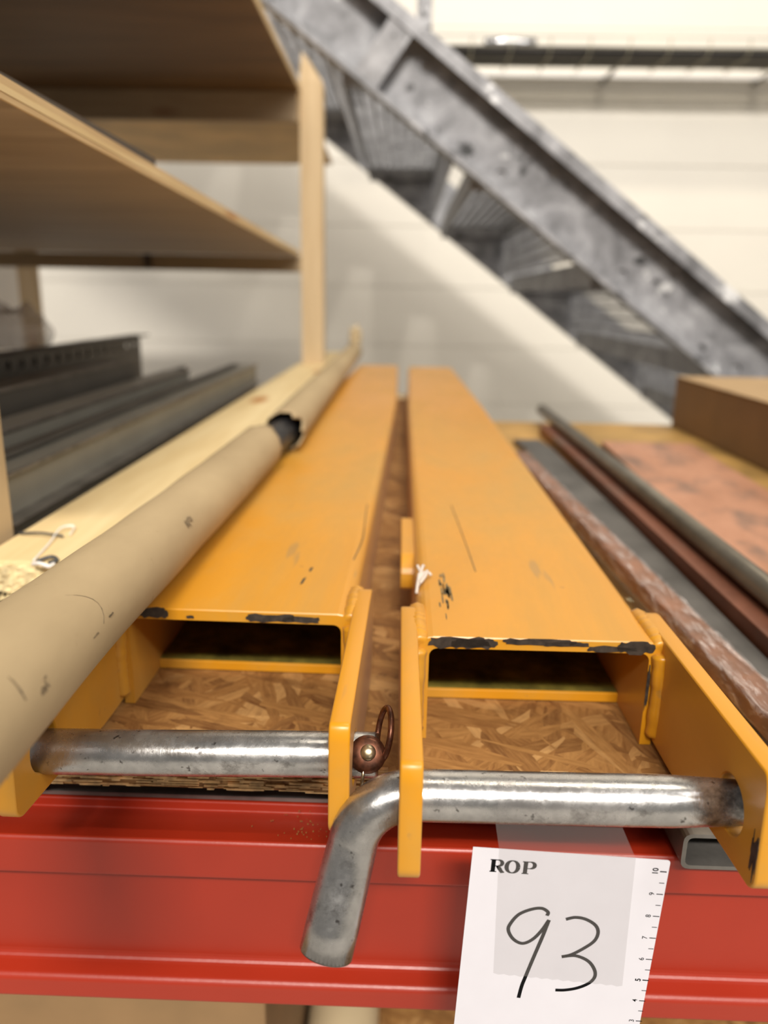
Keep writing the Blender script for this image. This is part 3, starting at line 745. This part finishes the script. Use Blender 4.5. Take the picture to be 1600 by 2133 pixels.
# film wrapped copper coloured bar
fb = thing('wrapped_bar', (0, 0, 0), 'brown bar wrapped in clear film against the right fork', 'bar')
pth = [(.1790, .27, .0125), (.1755, .36, .0115), (.1695, .50, .0105), (.1630, .65, .0095), (.1560, .80, .0085), (.150, .95, .0083)]
bar_along('bar_core', pth, rounded([(-.0085, 0), (.0085, 0), (.0085, .0125), (-.0085, .0125)], .002, 3), MAT['brownbar'], fb)
V, F = [], []; N = 28; Y0, Y1 = .265, .96; M_ = 150
def pathat(y):
    for a, b2 in zip(pth, pth[1:]):
        if y <= b2[1]: t = (y-a[1])/(b2[1]-a[1]); return (a[0]+(b2[0]-a[0])*t, a[2]+(b2[2]-a[2])*t)
    return pth[-1][0], pth[-1][2]
for i in range(M_+1):
    y = Y0+(Y1-Y0)*i/M_; x, z = pathat(y)
    for k in range(N):
        q = 2*math.pi*k/N; ex = math.copysign(abs(math.cos(q))**.45, math.cos(q)); ez = math.copysign(abs(math.sin(q))**.45, math.sin(q))
        wob = 1+.10*mnoise.noise(Vector((y*60, q*2, 1)))+.08*mnoise.noise(Vector((y*140+q*3, q*3, 4)))
        V.append((x+ex*.0102*wob, y, z+.0064+ez*.0078*wob))
for i in range(M_):
    for k in range(N): F.append((i*N+k, i*N+(k+1) % N, (i+1)*N+(k+1) % N, (i+1)*N+k))
mesh('film_wrap', V, F, MAT['wrap'], fb, True)
o = bar_along('flat_bar', [(.199, .29, .0005), (.199, .75, .0006), (.196, .92, .0006), (.190, 1.04, .004), (.186, 1.12, .0012)], [(-.021, 0), (.0150, 0), (.0150, .006), (-.021, .006)], MAT['steel_bar'])
tag(o, 'wide dark grey flat steel bar between the wrapped bar and the copper bar', 'bar')
o = prism('copper_bar', rounded([(.2165, .0005), (.2420, .0005), (.2420, .0170), (.2165, .0170)], .0012, 2), 1, .27, 1.20, MAT['copper']); tag(o, 'long square copper bar under the grey pipe', 'bar')
o = tube('steel_pipe', [(.2385, .24, .0257), (.2385, .8, .0257), (.2370, 1.31, .0257)], .0086, MAT['pipe'], None, 32); tag(o, 'long grey steel pipe resting on the copper bar', 'pipe')
cpl = thing('copper_sheet', (.333, .75, 0), 'stained copper sheet lying flat on the plywood between pipe and box', 'sheet', rz=math.radians(-3))
nx, ny = 10, 40; V = []; F = []
for i in range(nx+1):
    for j in range(ny+1):
        x = -.062+.126*i/nx; y = -.42+.775*j/ny
        V.append((x, y, .0090+.0012*mnoise.noise(Vector((x*12, y*7, 3)))))
for i in range(nx):
    for j in range(ny): a = i*(ny+1)+j; F.append((a, a+1, a+ny+2, a+ny+1))
mesh('sheet_top', V, F, MAT['copper_pl'], cpl, True)
box('sheet_stack', (-.0615, -.4195, .0005), (.0635, .3545, .0074), MAT['copper'], cpl)
bx = thing('cardboard_box', (.66, 1.0, 0), 'long brown cardboard box at right below the stair', 'box')
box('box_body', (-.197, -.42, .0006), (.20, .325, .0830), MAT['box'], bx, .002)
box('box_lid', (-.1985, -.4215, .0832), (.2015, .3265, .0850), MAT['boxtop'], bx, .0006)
# nylon string scrap behind the right fork's left ear
P = [[(.0105, .392, .0560), (.0125, .398, .0600), (.0100, .404, .0640)], [(.0125, .394, .0556), (.0150, .399, .0600), (.0190, .4015, .0590), (.0205, .400, .0575)],
     [(.0110, .390, .0530), (.0120, .396, .0585), (.0140, .402, .0640), (.0150, .405, .0630)], [(.0095, .386, .0480), (.0105, .392, .0550), (.0115, .397, .0600)], [(.0120, .39, .0548), (.0160, .395, .0590), (.0175, .401, .0610)]]
P = [[tuple(c+(v-c)*.72 for v, c in zip(q, (.0118, .392, .0545))) for q in p] for p in P]
o = multi_tube('string_scrap', [catmull(p, 5) for p in P], .0009, MAT['string'], None, 7); tag(o, 'tuft of white nylon string behind the right fork ear', 'string')
# crumbs of sawdust on the red ledge
bm = bmesh.new()
for k in range(46):
    x = rnd.gauss(-.040, .009); y = rnd.uniform(.289, .310); s = rnd.uniform(.0002, .0006)
    add_box(bm, (x, y, -.02995), (x+s, y+s*1.3, -.02995+s*.8))
o = bm_obj('sawdust', bm, MAT['crumb']); tag(o, 'sprinkle of sawdust crumbs on the red beam ledge', 'sawdust', kind='stuff')

# ------------------------------------------------------------------ galvanised staircase
AL = math.atan(.73); ca_, sa_ = math.cos(AL), math.sin(AL)
ST = thing('staircase', (1.75, 1.95, -1.0), 'galvanised steel staircase with grating treads rising to the left', 'staircase')
SOr = Vector((1.75, 1.95, -1.0))
def smat(y):                                                        # local: x along the slope (down to the right), y, z across
    z0 = .203+.975*(.6110-.203) + 0.0
    M = Matrix(((ca_, 0, sa_, 0), (0, 1, 0, y), (-sa_, 0, ca_, .6995), (0, 0, 0, 1)))
    return Matrix.Translation(-SOr) @ M
HN = .0875
L0, L1 = -1.9, 2.05
hx = []
for k in range(-5, 6):
    for dx in (0, .126):
        X = .222+.308*k+dx; Z = .4905-.2225*k
        s = X*ca_-(Z-.6995)*sa_; nn = X*sa_+(Z-.6995)*ca_
        hx.append((s, nn, .0125))
for yy, d in ((1.985, -1), (3.50, 1)):
    M = smat(yy)
    S = bpy.data.objects.new('stringer', None); S.empty_display_size = .02; link(S, ST); 
    Mw = M @ Matrix(((1, 0, 0, 0), (0, 0, 1, 0), (0, 1, 0, 0), (0, 0, 0, 1)))
    curve_plate('web_plate', [(L0, -HN), (L1, -HN), (L1, HN), (L0, HN)], [h for h in hx if L0 < h[0] < L1], .007, Mw, MAT['galv'], S, .0004)
    lo, hi = (.058, .0035) if d < 0 else (-.0035, -.058)
    def prof(sg, lip):
        e = d*.060
        a = HN*sg
        return [(0, a), (e, a), (e, a-sg*lip), (e-d*.007, a-sg*lip), (e-d*.007, a-sg*.008), (0, a-sg*.008)]
    prism('flange', prof(1, .030), 0, L0, L1, MAT['galv'], S, M)
    prism('flange', prof(-1, .010), 0, L0, L1, MAT['galv'], S, M)
    if d < 0:
        s0 = -.0275*ca_-(.731-.6995)*sa_
        prism('stiffener', [(d*.055, -HN+.008), (d*.0035, -HN+.008), (d*.0035, HN-.008), (d*.055, HN-.008)], 0, s0-.004, s0+.004, MAT['galv'], S, M)
        prism('stiffener_flat', [(d*.055, -HN+.009), (d*.048, -HN+.009), (d*.048, HN-.009), (d*.055, HN-.009)], 0, s0-.058, s0-.004, MAT['galv_tread'], S, M)
# treads: end plates, nosing plates and grating bars
tread0 = None
def make_tread(X, Z):
    T = bpy.data.objects.new('tread', None); T.empty_display_size = .02; link(T, ST); T.location = Vector((X, 2.7425, Z))-SOr
    for sgn in (-1, 1): box('end_plate', (-.135, sgn*.7495-.003, -.035), (.135, sgn*.7495+.003, .032), MAT['galv_tread'], T)
    box('nosing_plate', (.130, -.746, -.030), (.135, .746, .032), MAT['galv_tread'], T)
    box('back_plate', (-.135, -.746, -.030), (-.130, .746, .032), MAT['galv_tread'], T)
    bm = bmesh.new()
    for k in range(62): add_box(bm, (.131, -.742+.0241*k-.0024, -.186), (.134, -.742+.0241*k+.0024, -.030))
    for k in range(5): add_box(bm, (.1305, -.745, -.186+.035*k-.003), (.1345, .745, -.186+.035*k+.003))
    o = bm_obj('riser_mesh', bm, MAT['galv_tread'], T); o['kind'] = 'stuff'
    bm = bmesh.new()
    for k in range(1, 9): add_box(bm, (-.135+.030*k-.0015, -.746, -.002), (-.135+.030*k+.0015, .746, .030))
    for k in range(1, 38): add_box(bm, (-.130, -.746+.0395*k-.0028, .014), (.130, -.746+.0395*k+.0028, .0295))
    o = bm_obj('grating', bm, MAT['galv_tread'], T); o['kind'] = 'stuff'
    return T
for k in range(-4, 6):
    X, Z = .285+.308*k, .4905-.2225*k
    if tread0 is None: tread0 = make_tread(X, Z)
    else:
        c = tread0.copy(); link(c, ST); c.location = Vector((X, 2.7425, Z))-SOr
        for ch in list(tread0.children):
            d = ch.copy(); link(d, c)
prism('handrail_post', rounded([(.012-1.75, 1.928-1.95), (.046-1.75, 1.928-1.95), (.046-1.75, 1.962-1.95), (.012-1.75, 1.962-1.95)], .004, 2), 2, .785+1.0, 1.75+1.0, MAT['galv'], ST)

# ------------------------------------------------------------------ cable tray and cables on the wall
CT = thing('cable_tray', (1.0, 4.05, 1.268), 'wire mesh cable tray running along the white wall', 'cable tray')
Lx0, Lx1 = -1.1, 1.9
def ln(y, z): return [(Lx0, y, z), (Lx1, y, z)]
for y, z in ((-.18, .068), (-.18, .030), (-.09, .0), (.02, .0), (.10, .030), (.10, .068)):
    tube('long_wire', ln(y, z), .0035, MAT['wire'], CT, 8)
u0 = None
for k in range(17):
    if u0 is None: o = u0 = tube('cross_wire', [(0, -.18, .068), (0, -.18, .012), (0, -.168, 0), (0, .088, 0), (0, .10, .012), (0, .10, .068)], .0032, MAT['wire'], CT, 8)
    else: o = link(bpy.data.objects.new('cross_wire', u0.data), CT)
    o.location.x = Lx0+.02+.176*k
for k in range(4): box('wall_bracket', (-.8+.75*k, .03, -.014), (-.78+.75*k, .249, -.004), MAT['steel_gr'], CT, .001)
rr = random.Random(5)
labels = ['black cable at the front of the wire tray'] + [q+' black cable from the front of the wire tray' for q in ('second', 'third', 'fourth', 'fifth', 'sixth')] + ['black cable second from the wall in the wire tray', 'black cable nearest the wall in the wire tray']
for k in range(8):
    y = 3.895+.032*k
    pts = [(-.2+.27*i, y+rr.uniform(-.002, .002), 1.2885+rr.uniform(0, .004)) for i in range(12)]
    o = tube('cable', catmull(pts, 3), .0145, MAT['cable'], None, 10); tag(o, labels[k], 'cable', 'cables lying in the wire tray')
o = box('cable_trunking', (-.1, 4.250, 1.268), (3.0, 4.299, 1.296), MAT['white'], None, .003); tag(o, 'white cable trunking on the wall under the wire tray', 'trunking')
o = tube('silver_duct', [(.33, 3.91, 1.322), (.40, 3.91, 1.322), (.56, 3.91, 1.322), (.565, 3.91, 1.322)], [.018, .020, .020, .016], MAT['zinc'], None, 20); tag(o, 'short shiny silver sleeve lying in the wire tray', 'duct')

# ------------------------------------------------------------------ stock on the level below the beam
o = box('chipboard_shelf', (-1.2, .30, -.562), (1.2, 1.3, -.55), MAT['osb']); tag(o, 'chipboard shelf board on the level below the red beam', 'board')
bl = thing('cardboard_box', (-.20, .62, -.549), 'brown cardboard box below the red beam at lower left', 'box')
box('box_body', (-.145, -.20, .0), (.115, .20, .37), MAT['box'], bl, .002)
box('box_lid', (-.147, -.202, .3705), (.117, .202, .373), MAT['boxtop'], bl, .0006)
o = tube('paper_roll', [(-.045, .45, -.512), (-.045, .6, -.512), (-.045, 1.1, -.512)], [.036, .036, .036], MAT['roll'], None, 32); o.location.z = 0; tag(o, 'cream paper roll lying beside the box below the beam', 'roll')
